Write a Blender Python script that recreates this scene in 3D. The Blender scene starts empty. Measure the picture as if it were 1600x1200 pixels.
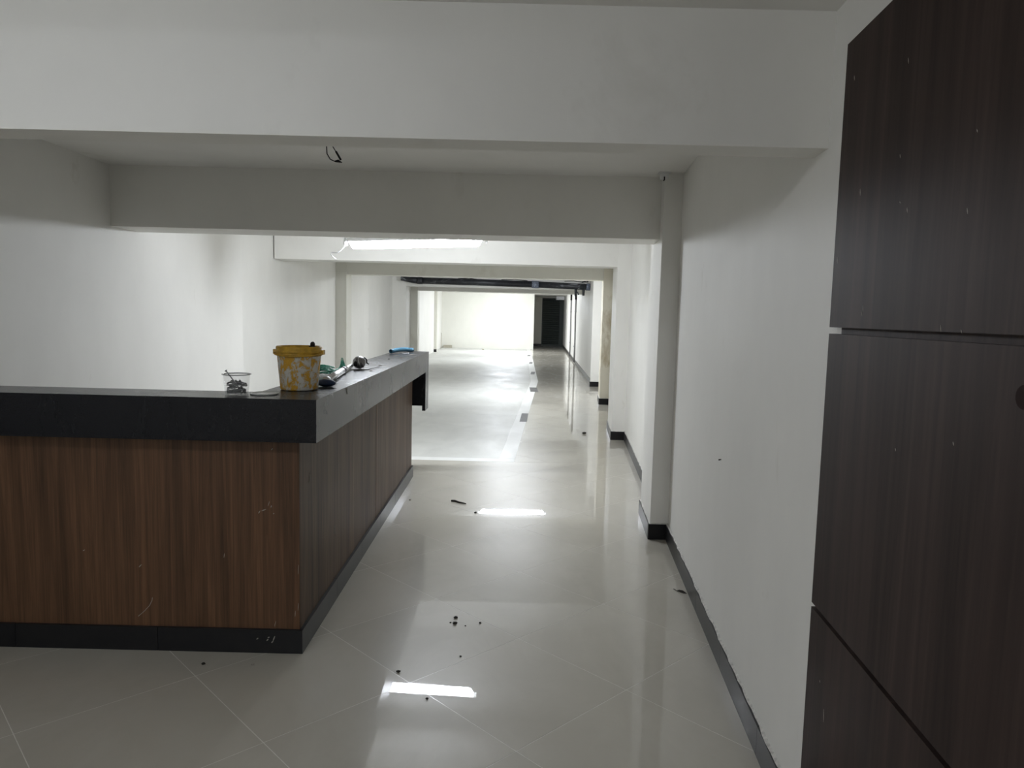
import bpy, bmesh, math, random
from mathutils import Vector, Matrix

scene = bpy.context.scene
COL = scene.collection
rnd = random.Random(7)

# ------------------------------------------------------------------ camera
CAM_H = 1.447
PITCH, ROLL, FOCAL_PX = 0.0947, 0.0241, 1132.65
fwd = Vector((0, math.cos(PITCH), -math.sin(PITCH)))
right = Vector((1, 0, 0))
up = right.cross(fwd)
r2 = right * math.cos(ROLL) + up * math.sin(ROLL)
u2 = -right * math.sin(ROLL) + up * math.cos(ROLL)
cam_data = bpy.data.cameras.new('camera')
cam_data.sensor_fit = 'HORIZONTAL'
cam_data.sensor_width = 36.0
cam_data.lens = FOCAL_PX / 1600 * 36.0
cam_data.clip_start = 0.02
cam_data.clip_end = 200
cam = bpy.data.objects.new('camera', cam_data)
COL.objects.link(cam)
cam.matrix_world = Matrix(((r2.x, u2.x, -fwd.x, 0), (r2.y, u2.y, -fwd.y, 0), (r2.z, u2.z, -fwd.z, CAM_H), (0, 0, 0, 1)))
scene.camera = cam

# ------------------------------------------------------------------ world, exposure
world = bpy.data.worlds.new('world')
scene.world = world
world.use_nodes = True
world.node_tree.nodes['Background'].inputs['Color'].default_value = (0.5, 0.52, 0.55, 1)
world.node_tree.nodes['Background'].inputs['Strength'].default_value = 0.02
vs = scene.view_settings
vs.view_transform = 'Standard'
vs.look = 'None'
vs.gamma = 1.0
vs.exposure = 0.36
vs.use_curve_mapping = False
LAMP_COLOR = (0.93, 0.985, 1.07)

# ------------------------------------------------------------------ materials
def new_mat(name):
    m = bpy.data.materials.new(name)
    m.use_nodes = True
    nt = m.node_tree
    return m, nt, nt.nodes['Principled BSDF']

def N(nt, kind, **kw):
    n = nt.nodes.new(kind)
    for k, v in kw.items():
        if k in n.inputs.keys():
            n.inputs[k].default_value = v
        else:
            setattr(n, k, v)
    return n

def ramp(nt, fac, stops):
    r = nt.nodes.new('ShaderNodeValToRGB')
    el = r.color_ramp.elements
    while len(el) < len(stops):
        el.new(0.5)
    for e, (p, c) in zip(el, stops):
        e.position = p
        e.color = c if len(c) == 4 else (*c, 1)
    nt.links.new(fac, r.inputs['Fac'])
    return r.outputs['Color']

def mixc(nt, fac, a, b, mode='MIX'):
    n = nt.nodes.new('ShaderNodeMix')
    n.data_type = 'RGBA'
    n.blend_type = mode
    def put(sock, v):
        if isinstance(v, bpy.types.NodeSocket):
            nt.links.new(v, sock)
        elif isinstance(v, (int, float)):
            sock.default_value = v
        else:
            sock.default_value = (*v, 1) if len(v) == 3 else v
    put(n.inputs[0], fac); put(n.inputs[6], a); put(n.inputs[7], b)
    return n.outputs[2]

def pos(nt, scale=(1, 1, 1)):
    g = nt.nodes.new('ShaderNodeNewGeometry')
    mp = nt.nodes.new('ShaderNodeMapping')
    mp.inputs['Scale'].default_value = scale
    nt.links.new(g.outputs['Position'], mp.inputs['Vector'])
    return mp.outputs['Vector']

def noise(nt, vec, scale, detail=4, rough=0.55, dist=0.0):
    n = nt.nodes.new('ShaderNodeTexNoise')
    n.inputs['Scale'].default_value = scale
    n.inputs['Detail'].default_value = detail
    n.inputs['Roughness'].default_value = rough
    n.inputs['Distortion'].default_value = dist
    nt.links.new(vec, n.inputs['Vector'])
    return n.outputs['Fac']

def bump(nt, b, height, strength=0.2, dist=0.002):
    n = nt.nodes.new('ShaderNodeBump')
    n.inputs['Strength'].default_value = strength
    n.inputs['Distance'].default_value = dist
    nt.links.new(height, n.inputs['Height'])
    nt.links.new(n.outputs['Normal'], b.inputs['Normal'])

def paint(name, base, dirt=(0.45, 0.40, 0.30), lo=0.66, hi=0.8, amount=0.5, rough=0.62, vscale=(1, 1, 0.6)):
    m, nt, b = new_mat(name)
    p = pos(nt, vscale)
    big = noise(nt, p, 1.3, 5, 0.6)
    shade = ramp(nt, big, [(0.3, tuple(c * 0.95 for c in base)), (0.7, tuple(min(1, c * 1.03) for c in base))])
    d = noise(nt, p, 2.6, 8, 0.62, 0.4)
    dm = ramp(nt, d, [(lo, (0, 0, 0)), (hi, (amount,) * 3)])
    c = mixc(nt, dm, shade, dirt)
    nt.links.new(c, b.inputs['Base Color'])
    b.inputs['Roughness'].default_value = rough
    b.inputs['Specular IOR Level'].default_value = 0.35
    bump(nt, b, noise(nt, p, 26, 5, 0.6), 0.12, 0.004)
    return m

def plain(name, color, rough=0.5, metal=0.0, spec=0.5, var=0.08, scale=18):
    m, nt, b = new_mat(name)
    p = pos(nt)
    f = noise(nt, p, scale, 4)
    c = ramp(nt, f, [(0.3, tuple(x * (1 - var) for x in color)), (0.7, tuple(min(1, x * (1 + var)) for x in color))])
    nt.links.new(c, b.inputs['Base Color'])
    b.inputs['Roughness'].default_value = rough
    b.inputs['Metallic'].default_value = metal
    b.inputs['Specular IOR Level'].default_value = spec
    return m

def wood(name, dark, light, rough=0.36, axis_scale=(14, 14, 0.55), seed=0.0, spec=0.45):
    m, nt, b = new_mat(name)
    p0 = pos(nt, axis_scale)
    ad = nt.nodes.new('ShaderNodeVectorMath'); ad.operation = 'ADD'
    ad.inputs[1].default_value = (seed, seed * 1.7, seed * 0.3)
    nt.links.new(p0, ad.inputs[0])
    p = ad.outputs[0]
    a = noise(nt, p, 1.0, 6, 0.62, 1.2)
    f = noise(nt, p, 5.5, 5, 0.6, 0.5)
    ca = ramp(nt, a, [(0.32, dark), (0.5, tuple((x + y) / 2 for x, y in zip(dark, light))), (0.68, light)])
    cf = ramp(nt, f, [(0.35, (0.72, 0.72, 0.72)), (0.6, (1, 1, 1))])
    c = mixc(nt, 1.0, ca, cf, 'MULTIPLY')
    nt.links.new(c, b.inputs['Base Color'])
    b.inputs['Roughness'].default_value = rough
    b.inputs['Specular IOR Level'].default_value = spec
    bump(nt, b, f, 0.05, 0.001)
    return m

M = {}
M['wall'] = paint('white_wall_paint', (0.865, 0.85, 0.805))
M['beam'] = paint('beam_paint', (0.85, 0.835, 0.785), dirt=(0.55, 0.52, 0.44), lo=0.6, hi=0.8, amount=0.4)
M['ceiling'] = paint('ceiling_paint', (0.85, 0.835, 0.795), dirt=(0.5, 0.46, 0.36), lo=0.64, hi=0.82, amount=0.35)
M['stained'] = paint('stained_pillar_paint', (0.72, 0.68, 0.57), dirt=(0.36, 0.28, 0.15), lo=0.5, hi=0.68, amount=0.8, vscale=(1.5, 1.5, 0.8))
M['end'] = paint('cream_end_wall_paint', (0.80, 0.79, 0.72), lo=0.75, hi=0.9, amount=0.25)
M['plaster'] = paint('old_skim_plaster', (0.76, 0.745, 0.67), lo=0.55, hi=0.75, amount=0.4)
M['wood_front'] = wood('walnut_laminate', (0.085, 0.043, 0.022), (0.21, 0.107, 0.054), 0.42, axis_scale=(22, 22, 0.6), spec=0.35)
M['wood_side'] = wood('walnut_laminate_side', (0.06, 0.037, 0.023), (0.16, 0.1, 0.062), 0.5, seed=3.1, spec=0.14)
M['wood_wall'] = wood('dark_walnut_panel', (0.028, 0.0165, 0.0135), (0.06, 0.038, 0.032), 0.6, axis_scale=(9, 9, 0.35), seed=7.7, spec=0.2)
M['dark_gap'] = plain('dark_backing', (0.022, 0.018, 0.016), 0.7)
M['white_chip'] = plain('white_paint_chip', (0.40, 0.37, 0.32), 0.8)
M['caulk'] = plain('white_filler', (0.62, 0.61, 0.57), 0.85, scale=60, var=0.25)
M['white_metal'] = plain('white_enamel', (0.78, 0.78, 0.77), 0.4)
M['grey_plastic'] = plain('grey_plastic', (0.30, 0.30, 0.30), 0.45)
M['black'] = plain('black_plastic', (0.014, 0.013, 0.013), 0.5, spec=0.25)
M['knob'] = plain('dark_brown_knob', (0.02, 0.009, 0.007), 0.6, spec=0.1)
M['debris'] = plain('dark_debris', (0.03, 0.026, 0.02), 0.9)
M['chrome'] = plain('brushed_aluminium', (0.72, 0.72, 0.72), 0.28, 1.0)
M['screw'] = plain('zinc_steel', (0.34, 0.34, 0.35), 0.4, 1.0, scale=90, var=0.3)
M['blue_foam'] = plain('navy_rubber', (0.012, 0.03, 0.085), 0.6, scale=70)
M['blue_pipe'] = plain('blue_pvc', (0.04, 0.14, 0.22), 0.3, scale=40)
M['green'] = plain('green_nylon', (0.16, 0.58, 0.42), 0.4, scale=120, var=0.4)
M['grey_strap'] = plain('grey_webbing', (0.26, 0.25, 0.245), 0.4, scale=60, var=0.4, metal=0.5)
M['beige_board'] = plain('beige_board', (0.42, 0.39, 0.31), 0.7)
M['shutter'] = plain('dark_green_steel', (0.03, 0.04, 0.036), 0.45)
M['steel'] = plain('grey_floor_insert', (0.13, 0.127, 0.12), 0.6, spec=0.2, scale=30, var=0.2)

def granite(name):
    m, nt, b = new_mat(name)
    p = pos(nt)
    s = noise(nt, p, 420, 2, 0.5)
    c0 = ramp(nt, s, [(0.45, (0.006, 0.0065, 0.009)), (0.72, (0.016, 0.017, 0.022))])
    d = noise(nt, pos(nt, (1, 1, 0.35)), 7, 7, 0.65, 0.5)
    dm = ramp(nt, d, [(0.42, (0.03,) * 3), (0.75, (0.22,) * 3)])
    g = nt.nodes.new('ShaderNodeNewGeometry'); sx = nt.nodes.new('ShaderNodeSeparateXYZ')
    nt.links.new(g.outputs['Normal'], sx.inputs[0])         # dust settles on the top faces
    dm = mixc(nt, 1.0, dm, sx.outputs['Z'], 'MULTIPLY')
    c = mixc(nt, dm, c0, (0.16, 0.16, 0.155))
    nt.links.new(c, b.inputs['Base Color'])
    r = ramp(nt, d, [(0.35, (0.255,) * 3), (0.75, (0.29,) * 3)])
    nt.links.new(r, b.inputs['Roughness'])
    b.inputs['Specular IOR Level'].default_value = 0.28
    return m
M['granite'] = granite('black_granite')

def skirting_mat():
    m, nt, b = new_mat('black_ceramic_skirting')
    p = pos(nt)
    d = noise(nt, p, 14, 6, 0.65)
    c = ramp(nt, d, [(0.4, (0.013, 0.013, 0.015)), (0.9, (0.022, 0.021, 0.021))])
    nt.links.new(c, b.inputs['Base Color'])
    b.inputs['Roughness'].default_value = 0.35
    b.inputs['Specular IOR Level'].default_value = 0.3
    return m
M['skirting'] = skirting_mat()

def tile_mat():
    m, nt, b = new_mat('polished_greige_tile')
    p = pos(nt)
    oi = nt.nodes.new('ShaderNodeObjectInfo')
    a = noise(nt, p, 1.1, 6, 0.6, 0.3)
    c = ramp(nt, a, [(0.3, (0.475, 0.445, 0.375)), (0.7, (0.54, 0.51, 0.44))])
    rr = ramp(nt, oi.outputs['Random'], [(0, (0.95,) * 3), (1, (1.0,) * 3)])
    c = mixc(nt, 1.0, c, rr, 'MULTIPLY')
    # dust film, with swept edges of its own
    d = noise(nt, pos(nt, (1.0, 0.55, 1.0)), 2.6, 8, 0.68, 0.6)
    dm = ramp(nt, d, [(0.46, (0, 0, 0)), (0.74, (0.42,) * 3)])
    c = mixc(nt, dm, c, (0.60, 0.575, 0.505))
    # dark dried streaks on the far aisle
    g = nt.nodes.new('ShaderNodeNewGeometry')
    sx = nt.nodes.new('ShaderNodeSeparateXYZ')
    nt.links.new(g.outputs['Position'], sx.inputs[0])
    win = nt.nodes.new('ShaderNodeMapRange'); win.inputs['From Min'].default_value = 11.0; win.inputs['From Max'].default_value = 14.0
    nt.links.new(sx.outputs['Y'], win.inputs['Value'])
    s = noise(nt, pos(nt, (2.0, 0.7, 1)), 1.9, 6, 0.66, 1.2)
    sm = ramp(nt, s, [(0.54, (0, 0, 0)), (0.62, (0.75,) * 3)])
    sm = mixc(nt, 1.0, sm, win.outputs['Result'], 'MULTIPLY')
    c = mixc(nt, sm, c, (0.12, 0.11, 0.09))
    nt.links.new(c, b.inputs['Base Color'])
    b.inputs['Roughness'].default_value = 0.34
    b.inputs['Specular IOR Level'].default_value = 0.1
    nt.links.new(ramp(nt, sm, [(0.0, (0.8,) * 3), (0.8, (0.15,) * 3)]), b.inputs['Coat Weight'])
    b.inputs['Coat IOR'].default_value = 1.5
    nt.links.new(ramp(nt, d, [(0.45, (0.004,) * 3), (0.85, (0.04,) * 3)]), b.inputs['Coat Roughness'])
    return m
M['tile'] = tile_mat()

def bay_mat(name, base):
    m, nt, b = new_mat(name)
    p = pos(nt, (1, 0.5, 1))
    d = noise(nt, p, 2.2, 8, 0.66, 0.6)
    c = ramp(nt, d, [(0.35, base), (0.75, tuple(x * 0.86 for x in base))])
    nt.links.new(c, b.inputs['Base Color'])
    nt.links.new(ramp(nt, d, [(0.3, (0.42,) * 3), (0.8, (0.6,) * 3)]), b.inputs['Roughness'])
    b.inputs['Specular IOR Level'].default_value = 0.25
    return m
M['bay'] = bay_mat('pale_bay_floor', (0.60, 0.60, 0.56))
M['bay_edge'] = bay_mat('white_bay_border', (0.76, 0.76, 0.73))
M['grout'] = plain('pale_grout', (0.74, 0.72, 0.66), 0.5, scale=30, var=0.1)
M['grout'].node_tree.nodes['Principled BSDF'].inputs['Coat Weight'].default_value = 0.5
M['grout'].node_tree.nodes['Principled BSDF'].inputs['Coat Roughness'].default_value = 0.1

def bucket_mat():
    m, nt, b = new_mat('splattered_yellow_plastic')
    p = pos(nt, (1, 1, 0.8))
    a = noise(nt, p, 30, 7, 0.7, 0.35)
    f = noise(nt, p, 60, 4, 0.6)
    c = ramp(nt, a, [(0.44, (0.62, 0.60, 0.54)), (0.50, (0.52, 0.46, 0.34)), (0.53, (0.62, 0.33, 0.025)), (0.7, (0.68, 0.37, 0.03))])
    c = mixc(nt, ramp(nt, f, [(0.60, (0, 0, 0)), (0.68, (0.7,) * 3)]), c, (0.24, 0.16, 0.06))
    nt.links.new(c, b.inputs['Base Color'])
    b.inputs['Roughness'].default_value = 0.55
    bump(nt, b, a, 0.3, 0.002)
    return m
M['bucket'] = bucket_mat()
M['yellow'] = plain('ochre_plastic_rim', (0.55, 0.32, 0.03), 0.5, scale=30, var=0.35)

def pipe_mat():
    m, nt, b = new_mat('scuffed_black_pipe')
    p = pos(nt, (0.5, 1, 1))
    a = noise(nt, p, 9, 7, 0.7, 0.8)
    c = ramp(nt, a, [(0.5, (0.012, 0.013, 0.018)), (0.60, (0.035, 0.036, 0.042)), (0.70, (0.30, 0.31, 0.33))])
    nt.links.new(c, b.inputs['Base Color'])
    b.inputs['Roughness'].default_value = 0.42
    return m
M['pipe'] = pipe_mat()
M['coupler'] = plain('pale_blue_coupler', (0.16, 0.18, 0.23), 0.5, scale=40, var=0.8)

def clear_mat(name, tint, alpha):
    m, nt, b = new_mat(name)
    b.inputs['Base Color'].default_value = (*tint, 1)
    b.inputs['Roughness'].default_value = 0.12
    b.inputs['Alpha'].default_value = alpha
    return m
M['clear'] = clear_mat('clear_thin_plastic', (0.55, 0.58, 0.58), 0.09)
M['milky'] = clear_mat('milky_thin_plastic', (0.74, 0.74, 0.70), 0.9)
M['rim'] = clear_mat('clear_plastic_rim', (0.22, 0.23, 0.23), 0.6)

def emit_mat(LAMP):
    m, nt, b = new_mat('lit_tube_diffuser')
    b.inputs['Base Color'].default_value = (0.9, 0.9, 0.9, 1)
    b.inputs['Emission Color'].default_value = (*LAMP_COLOR, 1)
    b.inputs['Emission Strength'].default_value = LAMP
    return m

# ------------------------------------------------------------------ geometry helpers
def box(bm, x0, x1, y0, y1, z0, z1):
    v = [bm.verts.new((x, y, z)) for z in (z0, z1) for x, y in ((x0, y0), (x1, y0), (x1, y1), (x0, y1))]
    for f in ((3, 2, 1, 0), (4, 5, 6, 7), (0, 1, 5, 4), (1, 2, 6, 5), (2, 3, 7, 6), (3, 0, 4, 7)):
        bm.faces.new([v[i] for i in f])
    return v

def prism(bm, poly, z0, z1):
    n = len(poly)
    area = sum(poly[i][0] * poly[(i + 1) % n][1] - poly[(i + 1) % n][0] * poly[i][1] for i in range(n))
    if area < 0:
        poly = poly[::-1]
    lo = [bm.verts.new((x, y, z0)) for x, y in poly]
    hi = [bm.verts.new((x, y, z1)) for x, y in poly]
    bm.faces.new(lo[::-1]); bm.faces.new(hi)
    for i in range(n):
        j = (i + 1) % n
        bm.faces.new((lo[i], lo[j], hi[j], hi[i]))

def tube(bm, pts, r, n=8, cap=True):
    pts = [Vector(p) for p in pts]
    rs = r if isinstance(r, (list, tuple)) else [r] * len(pts)
    rings = []
    prev = None
    for i, p in enumerate(pts):
        t = (pts[min(i + 1, len(pts) - 1)] - pts[max(i - 1, 0)]).normalized()
        if prev is None:
            a = t.cross(Vector((0, 0, 1)))
            if a.length < 0.05:
                a = t.cross(Vector((1, 0, 0)))
        else:
            a = prev - t * prev.dot(t)
        a.normalize(); prev = a
        b = t.cross(a)
        rings.append([bm.verts.new(p + (a * math.cos(2 * math.pi * k / n) + b * math.sin(2 * math.pi * k / n)) * rs[i]) for k in range(n)])
    for q in range(len(rings) - 1):
        for k in range(n):
            j = (k + 1) % n
            bm.faces.new((rings[q][k], rings[q][j], rings[q + 1][j], rings[q + 1][k]))
    if cap:
        bm.faces.new(rings[0][::-1]); bm.faces.new(rings[-1])

def lathe(bm, prof, c=(0, 0, 0), n=32, close_ends=True):
    rings = []
    for r, z in prof:
        rings.append([bm.verts.new((c[0] + r * math.cos(2 * math.pi * k / n), c[1] + r * math.sin(2 * math.pi * k / n), c[2] + z)) for k in range(n)])
    for q in range(len(rings) - 1):
        for k in range(n):
            j = (k + 1) % n
            bm.faces.new((rings[q][k], rings[q][j], rings[q + 1][j], rings[q + 1][k]))
    if close_ends:
        bm.faces.new(rings[0][::-1]); bm.faces.new(rings[-1])

def ellipsoid(bm, c, r, n=16, m=10, wob=0.0):
    rings = []
    for i in range(1, m):
        th = math.pi * i / m
        ring = []
        for k in range(n):
            ph = 2 * math.pi * k / n
            s = 1 + wob * (rnd.random() - 0.5)
            ring.append(bm.verts.new((c[0] + r[0] * math.sin(th) * math.cos(ph) * s, c[1] + r[1] * math.sin(th) * math.sin(ph) * s, c[2] - r[2] * math.cos(th) * s)))
        rings.append(ring)
    b = bm.verts.new((c[0], c[1], c[2] - r[2])); t = bm.verts.new((c[0], c[1], c[2] + r[2]))
    for k in range(n):
        j = (k + 1) % n
        bm.faces.new((b, rings[0][j], rings[0][k]))
        bm.faces.new((t, rings[-1][k], rings[-1][j]))
        for q in range(m - 2):
            bm.faces.new((rings[q][k], rings[q][j], rings[q + 1][j], rings[q + 1][k]))

def bevel(bm, w, seg=1):
    es = [e for e in bm.edges if len(e.link_faces) == 2 and e.calc_face_angle(0) > 0.4]
    bmesh.ops.bevel(bm, geom=es, offset=w, segments=seg, affect='EDGES', profile=0.5)

def mk(name, bm, mat, parent=None, smooth=False):
    if parent is not None:
        off = Vector(parent.location)
        p = parent.parent
        while p is not None:
            off += Vector(p.location); p = p.parent
        for v in bm.verts:
            v.co -= off
    bmesh.ops.recalc_face_normals(bm, faces=bm.faces)
    me = bpy.data.meshes.new(name)
    bm.to_mesh(me); bm.free()
    me.materials.append(M[mat])
    if smooth:
        for f in me.polygons:
            f.use_smooth = True
    o = bpy.data.objects.new(name, me)
    COL.objects.link(o)
    if parent is not None:
        o.parent = parent
    return o

def quick(name, mat, fn, *a, parent=None, smooth=False, **k):
    bm = bmesh.new()
    fn(bm, *a, **k)
    return mk(name, bm, mat, parent, smooth)

def tag(o, label, cat=None, group=None, kind=None):
    o['label'] = label
    if cat: o['category'] = cat
    if group: o['group'] = group
    if kind: o['kind'] = kind
    return o

def thing(name, loc, label, cat, group=None, kind=None):
    o = bpy.data.objects.new(name, None)
    o.empty_display_size = 0.1
    COL.objects.link(o)
    o.location = loc
    return tag(o, label, cat, group, kind)

# ------------------------------------------------------------------ plan of the place
def wr(y):                       # right wall line (it splays away from the desk)
    if y <= 15.3:
        return 0.853 + 0.0802 * (y - 2.232)
    return 1.70 + 0.03495 * (y - 15.2)
BACK_Y, SHUT_Y = -3.0, 35.0
CEIL, CEIL_NEAR, BEAM_Y = 2.355, 2.266, 2.0
LEFT = [(-2.62, BACK_Y), (-2.645, 4.5), (-2.63, 7.06), (-2.765, 7.06), (-2.93, 12.0), (-2.90, 14.6), (-2.955, 14.6), (-2.84, 17.0), (-2.86, 20.0), (-2.97, 27.2), (-3.06, 31.0)]
RIGHT = [(wr(BACK_Y), BACK_Y), (wr(15.3), 15.3), (1.70, 15.32), (wr(35.3), 35.3)]

def wall_from(name, line, side, z0, z1, mat, label, t=0.15):
    # extruded plan line with thickness to the outside
    bm = bmesh.new()
    poly = line + [(x + side * t, y) for x, y in reversed(line)]
    far = max(abs(x) for x, y in line) + t
    poly = line + [(side * far, line[-1][1]), (side * far, line[0][1])]
    prism(bm, poly, z0, z1)
    bmesh.ops.triangulate(bm, faces=[f for f in bm.faces if len(f.verts) > 4])
    return tag(mk(name, bm, mat), label, 'wall', kind='structure')

wall_from('wall_left', LEFT, -1, -0.05, 2.5, 'wall', 'long white plastered wall on the left behind the desk')
wall_from('wall_right', RIGHT, 1, -0.05, 2.5, 'wall', 'long white plastered wall running down the right of the aisle')
tag(quick('wall_back', 'wall', box, -2.9, 0.9, BACK_Y - 0.15, BACK_Y, -0.05, 2.5), 'white wall closing the room behind the viewer', 'wall', kind='structure')
tag(quick('wall_end', 'end', box, -3.2, 0.87, 31.0, 31.15, -0.02, CEIL), 'cream white partition wall lit up at the far end', 'wall', kind='structure')
tag(quick('wall_far', 'plaster', box, -3.2, 1.36, SHUT_Y, SHUT_Y + 0.15, -0.05, 2.5), 'dim greenish wall strip beside the far roller shutter', 'wall', kind='structure')
tag(quick('wall_lintel', 'plaster', box, 1.36, wr(35) + 0.1, SHUT_Y, SHUT_Y + 0.3, 2.30, 2.5), 'low wall strip above the far roller shutter', 'wall', kind='structure')

bm = bmesh.new()
box(bm, -3.4, 2.7, BEAM_Y + 0.06, 35.4, CEIL, CEIL + 0.12)
box(bm, -3.4, 2.7, BACK_Y - 0.15, BEAM_Y + 0.06, CEIL_NEAR, CEIL + 0.12)
tag(mk('ceiling', bm, 'ceiling'), 'flat white plaster ceiling between the beams', 'ceiling', kind='structure')

# beams: (front y, back y, bottom z, left x, right x, label)
BEAMS = [
    (2.0, 2.12, 1.913, -2.66, wr(2.05) + 0.02, 'nearest wide white beam across the whole top of the view'),
    (4.80, 5.15, 1.962, -2.66, 1.0, 'second grey white beam, the one in front of the hanging lamp'),
    (8.53, 8.85, 2.035, -2.80, 1.36, 'third white beam, directly behind the hanging lamp'),
    (12.0, 12.35, 2.052, -2.95, 1.65, 'fourth beige white beam in front of the black pipe'),
    (17.02, 17.4, 2.066, -2.86, 1.78, 'fifth white beam with the black pipe in front'),
    (20.2, 20.55, 2.062, -2.90, 1.89, 'farthest white beam in front of the bright end wall'),
]
for y0, y1, zb, xl, xr, lab in BEAMS:
    o = quick('ceiling_beam', 'beam' if y0 < 10 else 'plaster' if y0 == 12.0 else 'beam', box, xl, xr, y0, y1, zb, CEIL + 0.02)
    tag(o, lab, 'beam', 'beams across the ceiling', 'structure')

# pillars: polygons on plan
def pillar(poly, mat, lab, top=CEIL + 0.01):
    bm = bmesh.new()
    prism(bm, poly, 0.0, top)
    bevel(bm, 0.006, 1)
    return tag(mk('pillar', bm, mat), lab, 'pillar', 'pillars along the walls', 'structure')

def rp(x, y0, y1, e=0.06):        # right pillar: left edge x, the side follows the wall
    d = 0.0802 * (y1 - y0)
    return [(x, y0), (wr(y0) + e, y0), (wr(y1) + e, y1), (x + d, y1)]
PR = [
    (rp(0.93, 4.665, 5.30), 'wall', 'nearest white pillar on the right wall, at the second beam'),
    (rp(1.196, 8.52, 9.45), 'wall', 'second white pillar on the right wall, level with the third beam'),
    (rp(1.462, 11.99, 12.6), 'stained', 'stained beige pillar on the right wall with brown patches'),
    (rp(1.636, 15.1, 15.32), 'wall', 'brightly lit farthest white pillar on the right wall'),
]
for poly, mat, lab in PR:
    pillar(poly, mat, lab)
PL = [
    ((-2.98, 11.99, -2.755, 12.36), 'plaster', 'nearest beige pillar on the left wall, below the fourth beam'),
    ((-2.90, 17.0, -2.515, 17.41), 'wall', 'bright white pillar on the left wall where the black pipe ends'),
    ((-2.92, 20.19, -2.665, 20.56), 'plaster', 'grey beige pillar on the left wall under the farthest beam'),
    ((-3.05, 27.2, -2.86, 27.5), 'plaster', 'farthest narrow grey pillar near the end wall on the left'),
]
for (x0, y0, x1, y1), mat, lab in PL:
    pillar([(x0, y0), (x1, y0), (x1, y1), (x0, y1)], mat, lab)

# ------------------------------------------------------------------ floor
bm = bmesh.new()
box(bm, -3.4, 2.7, BACK_Y - 0.15, 35.4, -0.06, -0.0004)
floor = tag(mk('floor', bm, 'grout'), 'polished greige floor of diagonal square tiles with pale joints', 'floor', kind='structure')

def clip(poly, a, b, c):          # keep a*x + b*y <= c
    out = []
    for i in range(len(poly)):
        p, q = poly[i], poly[(i + 1) % len(poly)]
        dp, dq = a * p[0] + b * p[1] - c, a * q[0] + b * q[1] - c
        if dp <= 0: out.append(p)
        if (dp < 0 < dq) or (dq < 0 < dp):
            t = dp / (dp - dq)
            out.append((p[0] + (q[0] - p[0]) * t, p[1] + (q[1] - p[1]) * t))
    return out

def poly_area(p):
    return abs(sum(p[i][0] * p[(i + 1) % len(p)][1] - p[(i + 1) % len(p)][0] * p[i][1] for i in range(len(p)))) / 2 if len(p) > 2 else 0

BAY_Y = 7.07
def bay_x(y):                     # right edge of the pale bay
    return 0.038 + 0.0600 * (y - BAY_Y) if y < 16 else 0.574 + 0.0118 * (y - 16)
TS, GAP = 0.60, 0.0030
TH = -0.80183
e1 = (math.cos(TH), math.sin(TH)); e2 = (-math.sin(TH), math.cos(TH))
OX, OY = 0.03991 * 1.447, 2.16956 * 1.447
bm = bmesh.new()
h = (TS - GAP) / 2
prism(bm, [(sx * h * e1[0] + sy * h * e2[0], sx * h * e1[1] + sy * h * e2[1]) for sx, sy in ((-1, -1), (1, -1), (1, 1), (-1, 1))], -0.0003, 0.0)
tile0 = mk('tile', bm, 'tile', floor)
TILE_ME = tile0.data
first = True
ZONES = [
    [(0, -1, -BACK_Y), (0, 1, BAY_Y - 0.002), (-1, 0, 2.70)],
    [(0, -1, -BAY_Y - 0.002), (0, 1, 16.0), (-1, 0.06, -(0.038 - 0.06 * BAY_Y) - 0.002)],
    [(0, -1, -16.003), (0, 1, 35.0), (-1, 0.0118, -(0.574 - 0.0118 * 16) - 0.002)],
]
for i in range(-50, 60):
    for j in range(-50, 70):
        cx = OX + TS * ((i + 0.5) * e1[0] + (j + 0.5) * e2[0]); cy = OY + TS * ((i + 0.5) * e1[1] + (j + 0.5) * e2[1])
        if not (-3.8 < cx < 3.0 and -3.6 < cy < 35.5):
            continue
        sq = [(cx + sx * h * e1[0] + sy * h * e2[0], cy + sx * h * e1[1] + sy * h * e2[1]) for sx, sy in ((-1, -1), (1, -1), (1, 1), (-1, 1))]
        for zone in ZONES:
            pl = sq
            for a, b_, c_ in zone:
                pl = clip(pl, a, b_, c_)
                if len(pl) < 3: break
            if len(pl) >= 3:          # the tiles run a little under the right wall
                pl = clip(pl, 1, -0.0802, 0.853 - 0.0802 * 2.232 + 0.03) if cy < 16 else clip(pl, 1, -0.03495, 1.70 - 0.03495 * 15.2 + 0.03)
            ar = poly_area(pl) if len(pl) > 2 else 0
            if ar < 0.004:
                continue
            if ar > h * h * 4 - 1e-5:
                if first:
                    tile0.location = (cx, cy, 0); first = False
                else:
                    t = tile0.copy(); COL.objects.link(t); t.parent = floor; t.location = (cx, cy, 0)
            else:
                bm = bmesh.new()
                prism(bm, pl, -0.0003, 0.0)
                mk('tile', bm, 'tile', floor)
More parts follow.
